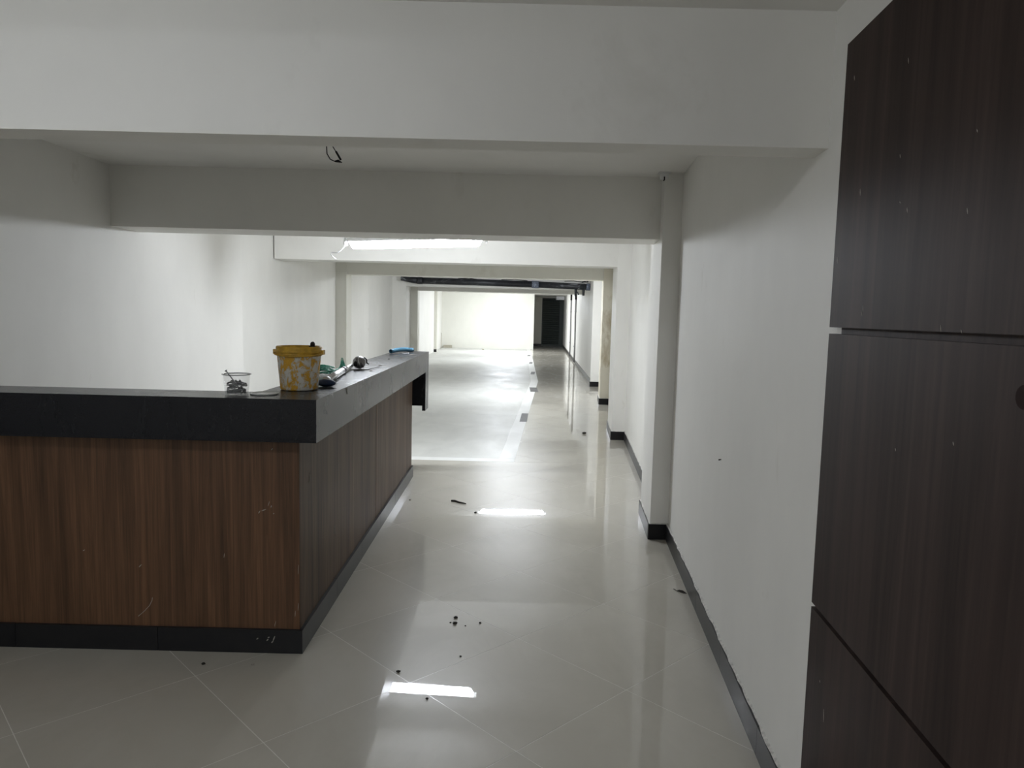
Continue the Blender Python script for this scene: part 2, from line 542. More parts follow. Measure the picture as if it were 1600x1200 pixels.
# pale bay: five slabs, white border strips
cuts = [BAY_Y + 0.16, 10.45, 15.35, 20.2, 25.6, 31.0]
for a, b_ in zip(cuts, cuts[1:]):
    bm = bmesh.new()
    ys = [a + 0.003] + ([16.0] if a < 16 < b_ else []) + [b_ - 0.003]
    prism(bm, [(-3.1, y) for y in reversed(ys)] + [(bay_x(y) - 0.16, y) for y in ys], -0.0003, 0.0004)
    o = mk('bay_slab', bm, 'bay', floor); o['label'] = 'pale satin floor slab'
bm = bmesh.new()
prism(bm, [(-3.1, BAY_Y), (bay_x(BAY_Y), BAY_Y), (bay_x(BAY_Y + 0.16), BAY_Y + 0.16), (-3.1, BAY_Y + 0.16)], -0.0003, 0.0004)
o = mk('border_strip', bm, 'bay_edge', floor); o['label'] = 'white border strip of the pale bay'
for a, b_ in ((BAY_Y + 0.16, 11.5), (11.5, 16.0), (16.0, 31.0)):
    bm = bmesh.new()
    prism(bm, [(bay_x(a) - 0.158, a + 0.002), (bay_x(a), a + 0.002), (bay_x(b_ - 0.001), b_ - 0.001), (bay_x(b_ - 0.001) - 0.158, b_ - 0.001)], -0.0003, 0.0004)
    o = mk('border_strip', bm, 'bay_edge', floor); o['label'] = 'white border strip of the pale bay'
# grey inserts set in the strip
for yc in (10.24, 14.17, 18.3, 22.26, 26.35):
    x = (0.185, 0.43, 0.52, 0.565, 0.592)[(10.24, 14.17, 18.3, 22.26, 26.35).index(yc)]
    bm = bmesh.new()
    w, l = 0.05, 0.42
    if yc == 14.17:                   # this one is a slotted grate
        for k in range(3):
            for s in (-1, 1):
                box(bm, x + s * 0.03 - 0.022 + (k - 1) * 0.018, x + s * 0.03 + 0.022 + (k - 1) * 0.018, yc + (k - 1) * 0.28 - 0.11, yc + (k - 1) * 0.28 + 0.11, -0.001, 0.0025)
        box(bm, x - 0.075, x + 0.075, yc - l, yc + l, -0.001, 0.0012)
    else:
        prism(bm, [(x - w - 0.02, yc - l), (x + w - 0.02, yc - l), (x + w + 0.02, yc + l), (x - w + 0.02, yc + l)], -0.001, 0.0015)
    o = mk('floor_insert', bm, 'steel', floor); o['label'] = 'grey rectangular insert in the floor strip'

# ------------------------------------------------------------------ skirting
SK_H, SK_T = 0.102, 0.014
def skirt_run(parent, p, q, ext0=0.0, ext1=0.0, piece=0.6, caulk=True):
    p, q = Vector(p), Vector(q)
    d = (q - p); L = d.length; d.normalize()
    n = Vector((-d.y, d.x))          # room side is to the left of the direction of travel
    s = -ext0
    while s < L + ext1 - 0.01:
        e = min(s + piece, L + ext1)
        if L + ext1 - e < 0.08: e = L + ext1
        a, b_ = p + d * (s + 0.001), p + d * (e - 0.001)
        bm = bmesh.new()
        prism(bm, [tuple(a), tuple(b_), tuple(b_ + n * SK_T), tuple(a + n * SK_T)], 0.0005, SK_H)
        mk('skirting_tile', bm, 'skirting', parent)
        s = e
    if caulk:
        bm = bmesh.new()
        k = max(2, int(L / 0.05))
        prev = None
        for i in range(k + 1):
            c = p + d * (L * i / k)
            w = SK_T * (0.35 + 0.55 * rnd.random()); hh = 0.003 + 0.006 * rnd.random()
            ring = [bm.verts.new((c.x, c.y, SK_H)), bm.verts.new((c.x + n.x * w, c.y + n.y * w, SK_H)), bm.verts.new((c.x, c.y, SK_H + hh))]
            if prev:
                for u in range(3):
                    v = (u + 1) % 3
                    bm.faces.new((prev[u], prev[v], ring[v], ring[u]))
            prev = ring
        o = mk('filler_bead', bm, 'caulk', parent); o['label'] = 'rough white filler on top of the skirting'

base_r = thing('baseboard_right', (0.95, 3, 0), 'black tile skirting along the right wall and its pillars', 'skirting', kind='structure')
cur = 1.70
for poly, mat, lab in PR:
    x, y0 = poly[0]; x1, y1 = poly[3]
    skirt_run(base_r, (wr(cur), cur), (wr(y0), y0))
    skirt_run(base_r, (wr(y0), y0), (x, y0), 0, SK_T, 0.4)
    skirt_run(base_r, (x, y0), (x1, y1), 0, 0, 0.7)
    cur = y1
skirt_run(base_r, (wr(15.35), 15.35), (wr(26.0), 26.0), piece=1.2)
skirt_run(base_r, (wr(26.0), 26.0), (wr(34.95), 34.95), piece=1.8, caulk=False)
base_l = thing('baseboard_left', (-2.64, 3.5, 0), 'dark tile skirting along the left wall', 'skirting', kind='structure')
skirt_run(base_l, (-2.63, 7.05), (-2.645, 4.5))
skirt_run(base_l, (-2.93, 11.98), (-2.765, 7.08))
skirt_run(base_l, (-2.86, 27.2), (-2.97, 27.2), 0, 0, caulk=False)
base_e = thing('baseboard_back', (1.15, 34.9, 0), 'dark skirting below the dim wall strip by the shutter', 'skirting', kind='structure')
skirt_run(base_e, (1.36, SHUT_Y), (0.6, SHUT_Y), piece=0.8, caulk=False)

# ------------------------------------------------------------------ roller shutter at the end of the aisle
door = thing('door_1', (1.75, SHUT_Y, 0), 'dark green steel roller shutter at the end of the aisle', 'shutter', kind='structure')
xl, xr = 1.40, 2.24
bm = bmesh.new()
k = 22
for i in range(k):
    z0 = 0.03 + i * 2.27 / k; z1 = 0.03 + (i + 1) * 2.27 / k - 0.006
    prof = [(SHUT_Y + 0.075, z0), (SHUT_Y + 0.05, z0 + 0.02), (SHUT_Y + 0.045, (z0 + z1) / 2), (SHUT_Y + 0.06, z1 - 0.015), (SHUT_Y + 0.08, z1)]
    lo = [bm.verts.new((xl, y, z)) for y, z in prof]; hi = [bm.verts.new((xr, y, z)) for y, z in prof]
    for u in range(len(prof) - 1):
        bm.faces.new((lo[u], hi[u], hi[u + 1], lo[u + 1]))
box(bm, xl, xr, SHUT_Y + 0.09, SHUT_Y + 0.1, 0, 2.3)
o = mk('shutter_curtain', bm, 'shutter', door); o['kind'] = 'stuff'
quick('guide_rail', 'shutter', box, 1.36, 1.41, SHUT_Y - 0.02, SHUT_Y + 0.1, 0, 2.3, parent=door)
quick('guide_rail', 'shutter', box, 2.20, 2.27, SHUT_Y - 0.02, SHUT_Y + 0.1, 0, 2.3, parent=door)
quick('bottom_bar', 'shutter', box, 1.41, 2.20, SHUT_Y + 0.03, SHUT_Y + 0.09, 0.0, 0.07, parent=door)
tag(quick('wall_shade_panel', 'shutter', box, 2.27, wr(35) + 0.2, SHUT_Y - 0.01, SHUT_Y + 0.15, 0, 2.3), 'dark panel painting in the unlit wall right of the far roller shutter', 'panel', kind='structure')  # unlit stretch of wall: its shade is put in as the dark shutter colour
bm = bmesh.new(); box(bm, 1.96, 2.33, 33.6, 34.4, 2.20, CEIL); bevel(bm, 0.01)
tag(mk('duct_box', bm, 'white_metal'), 'small white box fixed under the ceiling before the roller shutter', 'box')

# ------------------------------------------------------------------ reception desk
TOP, LIP = 1.095, 0.922
desk = thing('reception_desk', (-0.872, 2.955, 0), 'walnut laminate reception desk with black skirting, L-shaped', 'desk')
bm = bmesh.new()
prism(bm, [(-2.62, 2.975), (-0.892, 2.975), (-0.892, 6.31), (-1.03, 6.31), (-1.03, 3.045), (-2.62, 3.045)], 0.0, LIP - 0.005)
bmesh.ops.triangulate(bm, faces=[f for f in bm.faces if len(f.verts) > 4])
mk('carcass', bm, 'dark_gap', desk)
bm = bmesh.new(); box(bm, -2.62, -0.8735, 2.955, 2.974, SK_H, LIP - 0.002); bevel(bm, 0.0012)
front = mk('front_panel', bm, 'wood_front', desk); front['label'] = 'brown walnut front panel with scratches'
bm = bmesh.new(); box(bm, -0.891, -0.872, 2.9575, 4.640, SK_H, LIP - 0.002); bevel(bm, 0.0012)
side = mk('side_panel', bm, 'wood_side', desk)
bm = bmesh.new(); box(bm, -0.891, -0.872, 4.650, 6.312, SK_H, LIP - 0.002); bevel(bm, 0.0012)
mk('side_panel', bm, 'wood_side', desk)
for a, b_ in ((-2.62, -2.07), (-2.068, -1.469), (-1.467, -0.858)):
    bm = bmesh.new(); box(bm, a, b_ - (0.0015 if b_ > -0.9 else 0), 2.94, 2.955, 0.0005, SK_H); bevel(bm, 0.0012)
    mk('skirting_tile', bm, 'skirting', desk)
for a, b_ in ((2.9405, 3.55), (3.552, 4.15), (4.152, 4.75), (4.752, 5.35), (5.352, 6.33)):
    bm = bmesh.new(); box(bm, -0.872, -0.858, a, b_, 0.0005, SK_H); bevel(bm, 0.0012)
    mk('skirting_tile', bm, 'skirting', desk)
bm = bmesh.new(); box(bm, -1.03, -0.872, 6.312, 6.33, 0.0, SK_H); mk('skirting_tile', bm, 'skirting', desk)
bm = bmesh.new(); box(bm, -1.03, -0.874, 6.311, 6.322, SK_H, LIP - 0.002); mk('end_panel', bm, 'wood_side', desk)
def mark(parent, pts, r, mat='white_chip', name='scratch'):
    bm = bmesh.new(); tube(bm, pts, r, 5)
    return mk(name, bm, mat, parent)
YF = 2.9545
mark(front, [(-1.556, YF, 0.142), (-1.53, YF, 0.165), (-1.507, YF, 0.19), (-1.496, YF, 0.213), (-1.494, YF, 0.225)], 0.0012)
for x, z, dx, dz in ((-1.04, 0.605, 0.004, 0.006), (-1.021, 0.614, 0.01, 0.004), (-1.0, 0.642, 0.003, 0.01), (-0.99, 0.63, 0.002, 0.005), (-0.977, 0.123, 0.003, 0.012), (-0.985, 0.872, 0.003, 0.004),
                     (-0.878, 0.362, 0.001, 0.02), (-0.879, 0.20, 0.001, 0.016), (-1.542, 0.362, 0.006, 0.006), (-1.189, 0.415, 0.001, 0.009), (-1.777, 0.423, 0.004, 0.003), (-0.98, 0.60, 0.002, 0.002), (-0.892, 0.17, 0.001, 0.012)):
    mark(front, [(x - dx, YF, z - dz), (x, YF, z), (x + dx, YF, z + dz)], [0.0006, 0.0022 if dz < 0.008 else 0.0012, 0.0006])
mark(side, [(-0.8715, 3.10, 0.70), (-0.8715, 3.105, 0.735)], 0.001)
mark(side, [(-0.8715, 3.55, 0.33), (-0.8715, 3.551, 0.375)], 0.0012)
for x, z, dz in ((-0.978, 0.065, 0.011), (-0.985, 0.05, 0.004), (-1.005, 0.059, 0.004), (-1.048, 0.063, 0.003), (-1.0, 0.07, 0.002)):
    mark(desk, [(x - 0.004, 2.9398, z - dz), (x, 2.9398, z), (x + 0.004, 2.9398, z + dz)], [0.0008, 0.0028, 0.0012], name='paint_fleck')

XO, XI, YO, YI, YE = -0.771, -1.075, 2.84, 3.075, 6.66
top = thing('desk_top', (XO, YO, LIP), 'thick polished black granite ledge on the reception desk', 'worktop')
bm = bmesh.new(); prism(bm, [(-2.62, YO), (XO, YO), (XI, YI), (-2.62, YI)], LIP, TOP); bevel(bm, 0.0035, 2)
mk('front_slab', bm, 'granite', top)
bm = bmesh.new(); prism(bm, [(XO, YO + 0.0005), (XO, 4.62), (XI, 4.62), (XI, YI + 0.0005)], LIP, TOP); bevel(bm, 0.0035, 2)
mk('side_slab', bm, 'granite', top)
bm = bmesh.new(); prism(bm, [(XO, 4.6212), (XO, YE), (XI, YE), (XI, 4.6212)], LIP, TOP); bevel(bm, 0.0035, 2)
mk('side_slab', bm, 'granite', top)
bm = bmesh.new(); box(bm, XI, XO - 0.0005, 6.44, YE - 0.001, 0.62, LIP - 0.0005)
mk('end_drop', bm, 'granite', top)
bm = bmesh.new(); box(bm, -0.80, XO - 0.0005, 6.44, YE - 0.001, 0.575, 0.6195)
mk('end_foot', bm, 'granite', top)
for x, y, l, a in ((-0.87, 4.75, 0.03, 0.3), (-0.95, 5.9, 0.05, 0.1), (-0.86, 5.6, 0.035, 0.5), (-0.93, 5.45, 0.02, -0.4), (-0.85, 6.1, 0.05, 0.2), (-0.98, 5.7, 0.025, 0.9), (-0.84, 4.3, 0.025, 0.4)):
    mark(top, [(x - l * math.cos(a) / 2, y - l * math.sin(a) / 2, TOP + 0.0005), (x, y, TOP + 0.001), (x + l * math.cos(a) / 2, y + l * math.sin(a) / 2, TOP + 0.0005)], [0.001, 0.005, 0.001], name='plaster_crumb')
mark(top, [(XO + 0.0003, 3.36, 1.088), (XO + 0.0003, 3.37, 1.07), (XO + 0.0003, 3.372, 1.06)], [0.003, 0.002, 0.001], name='paint_fleck')

# ------------------------------------------------------------------ dark wood panelling beside the camera
PT = 0.028                       # stands off the wall
pan = thing('wood_panelling', (wr(1.0) - 0.01, 1.0, 0), 'tall dark walnut wall panelling on the near right', 'panelling')
def wall_slab(bm, y0, y1, z0, z1, o0, o1):   # slab parallel to the right wall, from offset o0 to o1 in front of it
    prism(bm, [(wr(y0) - o0, y0), (wr(y1) - o0, y1), (wr(y1) - o1, y1), (wr(y0) - o1, y0)], z0, z1)
YP0, YP1 = -1.2, 1.825
for z0, z1 in ((0.0, 0.712), (0.724, 1.420), (1.436, 2.118)):
    bm = bmesh.new(); wall_slab(bm, YP0, YP1, z0, z1, 0.010, PT); bevel(bm, 0.0015)
    mk('wood_panel', bm, 'wood_wall', pan)
bm = bmesh.new(); wall_slab(bm, YP0, YP1 - 0.035, 0.0, 2.10, 0.0, 0.010)
mk('backing_board', bm, 'wood_wall', pan)
for y, z, l in ((1.766, 2.021, 0.006), (1.488, 1.782, 0.004), (1.683, 1.744, 0.008), (1.473, 1.689, 0.002), (1.439, 1.669, 0.005), (1.218, 1.636, 0.005), (1.621, 1.480, 0.008), (1.625, 1.468, 0.005),
                (1.274, 1.442, 0.006), (1.206, 1.438, 0.003), (1.482, 1.964, 0.006), (1.729, 0.557, 0.003), (1.412, 1.201, 0.003), (1.202, 1.25, 0.003), (1.208, 1.762, 0.003), (1.69, 0.49, 0.016), (1.80, 1.60, 0.008)):
    x = wr(y) - PT
    mark(pan, [(x, y - 0.001, z - l), (x, y, z), (x, y + 0.002, z + l)], [0.0003, 0.0010, 0.0003], name='paint_fleck')
kb = bmesh.new()
ky, kz = 0.985, 1.352
kx = wr(ky) - PT
for (o0, o1, r0, r1) in ((0.0, 0.004, 0.024, 0.022), (0.004, 0.012, 0.012, 0.014), (0.012, 0.026, 0.022, 0.017)):
    tube(kb, [(kx - o0, ky, kz), (kx - o1, ky, kz)], [r0, r1], 20)
o = mk('door_knob', kb, 'knob', pan, False); o['label'] = 'round dark brown knob'

# ------------------------------------------------------------------ tube lamps
def tube_lamp(c, label, power, tilt=0.0, length=1.17, along='x', cable=None, slim=1.0):
    cx, cy, cz = c               # centre of the underside of the housing
    root = thing('tube_lamp', (cx, cy, cz), label, 'lamp', 'tube lamps under the ceiling')
    key = 'lit_%g' % power
    if key not in M: M[key] = emit_mat(power)
    def place(bm):
        for v in bm.verts:
            x, y, z = v.co
            z *= slim
            z += x * tilt
            if along == 'y': x, y = -y, x
            v.co = (x + cx, y + cy, z + cz)
    L = length / 2
    bm = bmesh.new()
    prof = [(-0.052, 0.0), (0.052, 0.0), (0.045, 0.022), (0.024, 0.034), (-0.024, 0.034), (-0.045, 0.022)]
    a = [bm.verts.new((-L - 0.03, y, z)) for y, z in prof]; b_ = [bm.verts.new((L + 0.03, y, z)) for y, z in prof]
    bm.faces.new(a); bm.faces.new(b_[::-1])
    for i in range(6):
        bm.faces.new((a[i], b_[i], b_[(i + 1) % 6], a[(i + 1) % 6]))
    place(bm); mk('housing', bm, 'white_metal', root)
    bm = bmesh.new()
    n = 12
    rings = []
    for x, s in ((-L, 0.0), (-L + 0.02, 0.8), (-L + 0.045, 1.0), (L - 0.045, 1.0), (L - 0.02, 0.8), (L, 0.0)):
        rings.append([bm.verts.new((x, 0.046 * math.cos(math.pi + math.pi * k / n), -0.001 + 0.062 * max(s, 0.05) * math.sin(math.pi + math.pi * k / n))) for k in range(n + 1)])
    for p, q in zip(rings, rings[1:]):
        for k in range(n):
            bm.faces.new((p[k], p[k + 1], q[k + 1], q[k]))
    place(bm); mk('diffuser', bm, key, root, True)
    for s in (-1, 1):
        bm = bmesh.new(); box(bm, s * (L + 0.031), s * (L + 0.046), -0.05, 0.05, -0.03, 0.036); bevel(bm, 0.004)
        place(bm); mk('end_cap', bm, 'white_metal', root)
        bm = bmesh.new(); ztop = (CEIL if cy > BEAM_Y else CEIL_NEAR) - cz
        tube(bm, [(s * L * 0.8, 0, 0.03), (s * L * 0.8, 0, ztop / slim - s * L * 0.8 * tilt)], 0.0025, 6)
        place(bm); mk('hanger_wire', bm, 'white_metal', root)
    if cable:
        bm = bmesh.new(); tube(bm, cable, 0.005, 6); mk('power_cable', bm, 'white_metal', root, True)
    return root

tube_lamp((-1.3, 0.48, 2.225), 'bright tube lamp above and beside the camera', 25.5, slim=0.6)
tube_lamp((-1.7, -1.9, 2.225), 'added unseen tube lamp behind the camera, brightening the near bay', 28.0, slim=0.6)  # added fill lamp, never in view: lifts near floor, right wall and second beam
tube_lamp((-0.88, 6.50, 2.082), 'glowing white tube lamp hanging below the second beam', 86.0, tilt=0.043,
          cable=[(-1.48, 6.5, 2.065), (-1.50, 6.5, 2.035), (-1.536, 6.5, 1.988), (-1.575, 6.5, 1.958), (-1.625, 6.5, 1.962), (-1.632, 6.5, 1.945), (-1.61, 6.5, 1.919), (-1.587, 6.5, 1.905)])
tube_lamp((0.055, 13.0, 2.165), 'tube lamp hidden behind the fourth beam, mirrored in the floor', 118.0)
tube_lamp((-0.4, 23.0, 2.328), 'tube lamp high behind the farthest beam', 155.0, slim=0.6)
tube_lamp((-0.2, 28.0, 2.333), 'tube lamp close to the bright end wall', 300.0, slim=0.55)

# ------------------------------------------------------------------ pipe across the far bay
pipe = thing('drain_pipe', (-2.6, 16.85, 2.2), 'thick scuffed black drain pipe crossing below the ceiling', 'pipe')
PY = 16.87
bm = bmesh.new()
tube(bm, [(-2.62, PY, 2.226), (-2.56, PY, 2.224), (-2.40, PY, 2.205), (-2.22, PY, 2.190)], [0.048, 0.05, 0.066, 0.076], 18)
mk('elbow', bm, 'pipe', pipe, True)
bm = bmesh.new(); tube(bm, [(-2.21, PY, 2.19), (-0.9, PY, 2.182), (0.42, PY, 2.166)], 0.074, 18); mk('pipe_length', bm, 'pipe', pipe, True)
bm = bmesh.new(); tube(bm, [(-2.24, PY, 2.19), (-2.12, PY, 2.189)], 0.081, 18); mk('collar', bm, 'pipe', pipe, True)
bm = bmesh.new(); tube(bm, [(0.40, PY, 2.166), (0.56, PY, 2.163)], 0.082, 18); mk('coupler', bm, 'coupler', pipe, True)['label'] = 'pale blue smeared coupler'
bm = bmesh.new(); tube(bm, [(0.55, PY, 2.163), (1.50, PY, 2.14), (1.70, PY, 2.135)], 0.072, 18); mk('pipe_length', bm, 'pipe', pipe, True)
bm = bmesh.new(); tube(bm, [(1.66, PY, 2.136), (1.745, PY, 2.134)], 0.082, 18); mk('coupler', bm, 'coupler', pipe, True)
for x, z in ((1.42, 1.92), (1.60, 1.935)):
    bm = bmesh.new(); tube(bm, [(x, PY, 2.12), (x, PY, 2.03), (x, PY, z)], [0.034, 0.03, 0.026], 12); mk('branch', bm, 'pipe', pipe, True)
bm = bmesh.new(); tube(bm, [(1.42, PY, 2.03), (1.47, PY, 1.99), (1.49, PY, 1.95)], 0.02, 10); mk('branch', bm, 'pipe', pipe, True)
bm = bmesh.new(); tube(bm, [(1.55, PY, 2.24), (1.62, PY, 2.255), (1.69, PY, 2.245), (1.69, PY, 2.33)], 0.014, 8); mk('bracket', bm, 'black', pipe, True)
for dx, ln in ((-1.3, 0.5), (-0.3, 0.6), (1.15, 0.4)):
    bm = bmesh.new(); tube(bm, [(dx, PY - 0.03, 2.255), (dx + ln * 0.5, PY - 0.02, 2.268), (dx + ln, PY - 0.03, 2.24)], 0.008, 6); mk('tie_wire', bm, 'black', pipe, True)
# conduits on the far right wall
for y, lab, zt in ((22.8, 'nearer dark vertical conduit on the far right wall', 2.2), (26.1, 'farther dark vertical conduit on the far right wall', 2.25)):
    c = thing('wall_conduit', (wr(y), y, 0), lab, 'conduit', 'vertical conduits on the right wall')
    bm = bmesh.new(); x = wr(y) - 0.03
    tube(bm, [(x, y, 0.02), (x + 0.006, y, 0.8), (x - 0.004, y, 1.5), (x, y, zt)], 0.026, 10); mk('pipe_length', bm, 'grey_plastic', c, True)
    bm = bmesh.new(); tube(bm, [(x, y, zt - 0.22), (x, y, zt)], 0.036, 10); mk('socket', bm, 'black', c, True)
    for z in (0.5, 1.6):
        bm = bmesh.new(); box(bm, x - 0.034, wr(y), y - 0.012, y + 0.012, z, z + 0.03); mk('clip', bm, 'grey_plastic', c)

# ------------------------------------------------------------------ things on the desk ledge
# yellow bucket
BZ = TOP + 0.0008
bk = thing('paint_bucket', (-0.945, 3.205, BZ), 'yellow plastic bucket smeared with white paint, on the ledge corner', 'bucket')
bm = bmesh.new()
lathe(bm, [(0.070, 0.0), (0.079, 0.002), (0.081, 0.008), (0.094, 0.150), (0.0955, 0.158), (0.0915, 0.158), (0.078, 0.010)], (-0.945, 3.205, BZ), 40)
mk('bucket_body', bm, 'bucket', bk, True)
bm = bmesh.new()
lathe(bm, [(0.094, 0.150), (0.099, 0.152), (0.101, 0.160), (0.099, 0.163), (0.1045, 0.166), (0.1045, 0.174), (0.0985, 0.177), (0.099, 0.188), (0.095, 0.193), (0.088, 0.192), (0.088, 0.150)], (-0.945, 3.205, BZ), 40)
mk('rim', bm, 'yellow', bk, True)
bm = bmesh.new(); lathe(bm, [(0.0905, 0.178), (0.0905, 0.183), (0.04, 0.185), (0.005, 0.186)], (-0.945, 3.205, BZ), 40); mk('lid', bm, 'yellow', bk, True)
for s in (-1, 1):
    bm = bmesh.new(); box(bm, -0.945 + s * 0.099, -0.945 + s * 0.111, 3.19, 3.22, TOP + 0.158, TOP + 0.178); bevel(bm, 0.004); mk('handle_lug', bm, 'yellow', bk)
bm = bmesh.new()
hp = [(-0.945 + 0.108 * math.cos(a), 3.205 - 0.104 * math.sin(a), TOP + 0.168 - 0.016 * math.sin(a)) for a in [math.pi * k / 24 for k in range(25)]]
tube(bm, hp, 0.0032, 6); mk('handle', bm, 'yellow', bk, True)
bm = bmesh.new(); ellipsoid(bm, (-0.888, 3.215, TOP + 0.201), (0.011, 0.011, 0.013), 12, 8, 0.2); box(bm, -0.902, -0.876, 3.205, 3.225, TOP + 0.185, TOP + 0.194)
mk('bung', bm, 'black', bk, False)['label'] = 'small black bung on the lid'

# clear cup of screws
cx, cy = -1.128, 2.955
cup = thing('plastic_cup', (cx, cy, TOP), 'small clear plastic cup holding grey screws', 'cup')
bm = bmesh.new()
lathe(bm, [(0.040, 0.0008), (0.0450, 0.001), (0.0460, 0.006), (0.0535, 0.082), (0.0525, 0.082), (0.0450, 0.006), (0.040, 0.0022)], (cx, cy, TOP), 36)
mk('cup_wall', bm, 'clear', cup, True)
bm = bmesh.new()
lathe(bm, [(0.0535, 0.0815), (0.0575, 0.083), (0.0585, 0.0855), (0.0565, 0.0870), (0.0525, 0.0860), (0.0525, 0.0825)], (cx, cy, TOP), 36, False)
mk('cup_rim', bm, 'rim', cup, True)
def screw_mesh(L):
    bm = bmesh.new()
    lathe(bm, [(0.0002, -L / 2), (0.0024, -L / 2 + 0.006), (0.0026, L / 2 - 0.008), (0.003, L / 2 - 0.005), (0.0062, L / 2 - 0.001), (0.0062, L / 2)], (0, 0, 0), 8)
    for k in range(7):
        z = -L / 2 + 0.006 + k * (L - 0.02) / 7
        lathe(bm, [(0.0024, z), (0.0036, z + 0.0012), (0.0024, z + 0.0024)], (0, 0, 0), 8, False)
    me = bpy.data.meshes.new('screw'); bm.to_mesh(me); bm.free(); me.materials.append(M['screw'])
    for f in me.polygons: f.use_smooth = True
    return me
short, long_ = screw_mesh(0.058), screw_mesh(0.105)
def put_screw(me, loc, d, lab, grp=None):
    o = bpy.data.objects.new('screw', me); COL.objects.link(o)
    o.rotation_mode = 'QUATERNION'
    o.rotation_quaternion = Vector((0, 0, 1)).rotation_difference(Vector(d).normalized())
    o.location = loc
    return tag(o, lab, 'screw', grp)
for k in range(34):
    lay = k // 7
    a = rnd.uniform(0, math.pi)
    off = rnd.uniform(-0.031, 0.031)
    dz = rnd.uniform(-0.12, 0.12) if lay < 2 else rnd.uniform(-0.3, 0.3)
    z = TOP + 0.0095 + lay * 0.0095 + rnd.uniform(0, 0.002)
    put_screw(short, (cx - math.sin(a) * off, cy + math.cos(a) * off, z), (math.cos(a), math.sin(a), dz), 'grey metal screw in the heap inside the clear cup', 'screws heaped in the cup')
put_screw(long_, (cx - 0.009, cy - 0.008, TOP + 0.058), (-0.034, 0.0, 0.044), 'long screw leaning out over the rim of the clear cup')

# flat lid
bm = bmesh.new()
lathe(bm, [(0.050, 0.0005), (0.056, 0.0012), (0.057, 0.005), (0.054, 0.007), (0.050, 0.004), (0.02, 0.0035), (0.002, 0.0035)], (-1.028, 2.995, TOP), 36)
o = mk('plastic_disc', bm, 'milky', None, True)
tag(o, 'flat milky plastic disc lying between cup and bucket', 'disc')

# long tool: navy end, silver telescopic tube, grey wrapped head
tl = thing('pole_tool', (-0.85, 3.36, TOP), 'silver telescopic pole tool with navy blue end and wrapped grey head', 'tool')
bm = bmesh.new(); ellipsoid(bm, (-0.862, 3.345, TOP + 0.0185), (0.045, 0.030, 0.018), 20, 12)
mk('grip', bm, 'blue_foam', tl, True)['label'] = 'navy blue rubber end'
bm = bmesh.new(); tube(bm, [(-0.868, 3.36, TOP + 0.030), (-0.875, 3.43, TOP + 0.026)], [0.015, 0.017], 14); mk('collar', bm, 'white_metal', tl, True)
bm = bmesh.new(); tube(bm, [(-0.874, 3.42, TOP + 0.0262), (-0.956, 4.08, TOP + 0.0185)], 0.0175, 18); mk('outer_tube', bm, 'chrome', tl, True)
bm = bmesh.new(); tube(bm, [(-0.952, 4.05, TOP + 0.0195), (-0.960, 4.12, TOP + 0.0195)], 0.0192, 18); mk('lock_ring', bm, 'grey_plastic', tl, True)
bm = bmesh.new(); tube(bm, [(-0.958, 4.11, TOP + 0.019), (-0.98, 4.40, TOP + 0.022)], 0.0125, 14); mk('inner_tube', bm, 'chrome', tl, True)
bm = bmesh.new(); ellipsoid(bm, (-0.942, 4.45, TOP + 0.040), (0.040, 0.05, 0.038), 18, 12, 0.08)
hd = mk('head', bm, 'grey_strap', tl, True); hd['label'] = 'rounded grey head wrapped in strap'
for xx, rr, mt in ((-0.950, 0.0375, 'grey_plastic'), (-0.935, 0.0385, 'chrome'), (-0.918, 0.031, 'grey_strap')):
    bm = bmesh.new()
    tube(bm, [(xx + 0.006 * math.sin(a * 2), 4.45 + (rr + 0.010) * math.cos(a), TOP + 0.0405 + rr * 0.93 * math.sin(a)) for a in [2 * math.pi * k / 24 for k in range(25)]], 0.0036, 6)
    mk('strap', bm, mt, hd, True)
bm = bmesh.new(); ellipsoid(bm, (-0.955, 4.403, TOP + 0.034), (0.013, 0.010, 0.017), 12, 8); mk('opening', bm, 'black', hd, True)
bm = bmesh.new(); tube(bm, [(-0.91, 4.45, TOP + 0.070), (-0.896, 4.44, TOP + 0.058), (-0.892, 4.43, TOP + 0.040), (-0.878, 4.42, TOP + 0.032)], [0.004, 0.005, 0.004, 0.003], 6); mk('hook', bm, 'black', tl, True)
bm = bmesh.new(); tube(bm, [(-0.99, 4.36, TOP + 0.004), (-0.905, 4.36, TOP + 0.004), (-0.872, 4.37, TOP + 0.004), (-0.845, 4.62, TOP + 0.005)], 0.0022, 6); mk('wire_foot', bm, 'black', tl, True)

# green cord bundle
gr = thing('cord_bundle', (-1.0, 3.95, TOP), 'tangled bundle of green nylon cord behind the silver pole', 'cord')
bm = bmesh.new()
for k in range(17):
    y0 = 3.82 + rnd.uniform(-0.08, 0.08); zz = TOP + 0.0085 + 0.0027 * k
    pts = []
    for s in range(8):
        u = s / 7
        pts.append((-1.068 + 0.090 * u + rnd.uniform(-0.004, 0.004), y0 + 0.10 * u + rnd.uniform(-0.006, 0.006), zz + 0.010 * math.sin(math.pi * u) + rnd.uniform(-0.002, 0.002)))
    tube(bm, pts, 0.0034, 5)
o = mk('coil', bm, 'green', gr, True)
bm = bmesh.new()
for k in range(16):
    a0 = rnd.uniform(0, 6.28); hgt = rnd.uniform(0.025, 0.068); w = rnd.uniform(0.006, 0.022)
    pts = []
    for q in range(9):                # loops that rise and fall back
        u = q / 8
        pts.append((-1.03 + w * math.cos(a0) * (2 * u - 1) + rnd.uniform(-0.003, 0.003), 4.38 + w * math.sin(a0) * (2 * u - 1), TOP + 0.006 + hgt * math.sin(math.pi * u)))
    tube(bm, pts, 0.0026, 5)
mk('tuft', bm, 'green', gr, True)
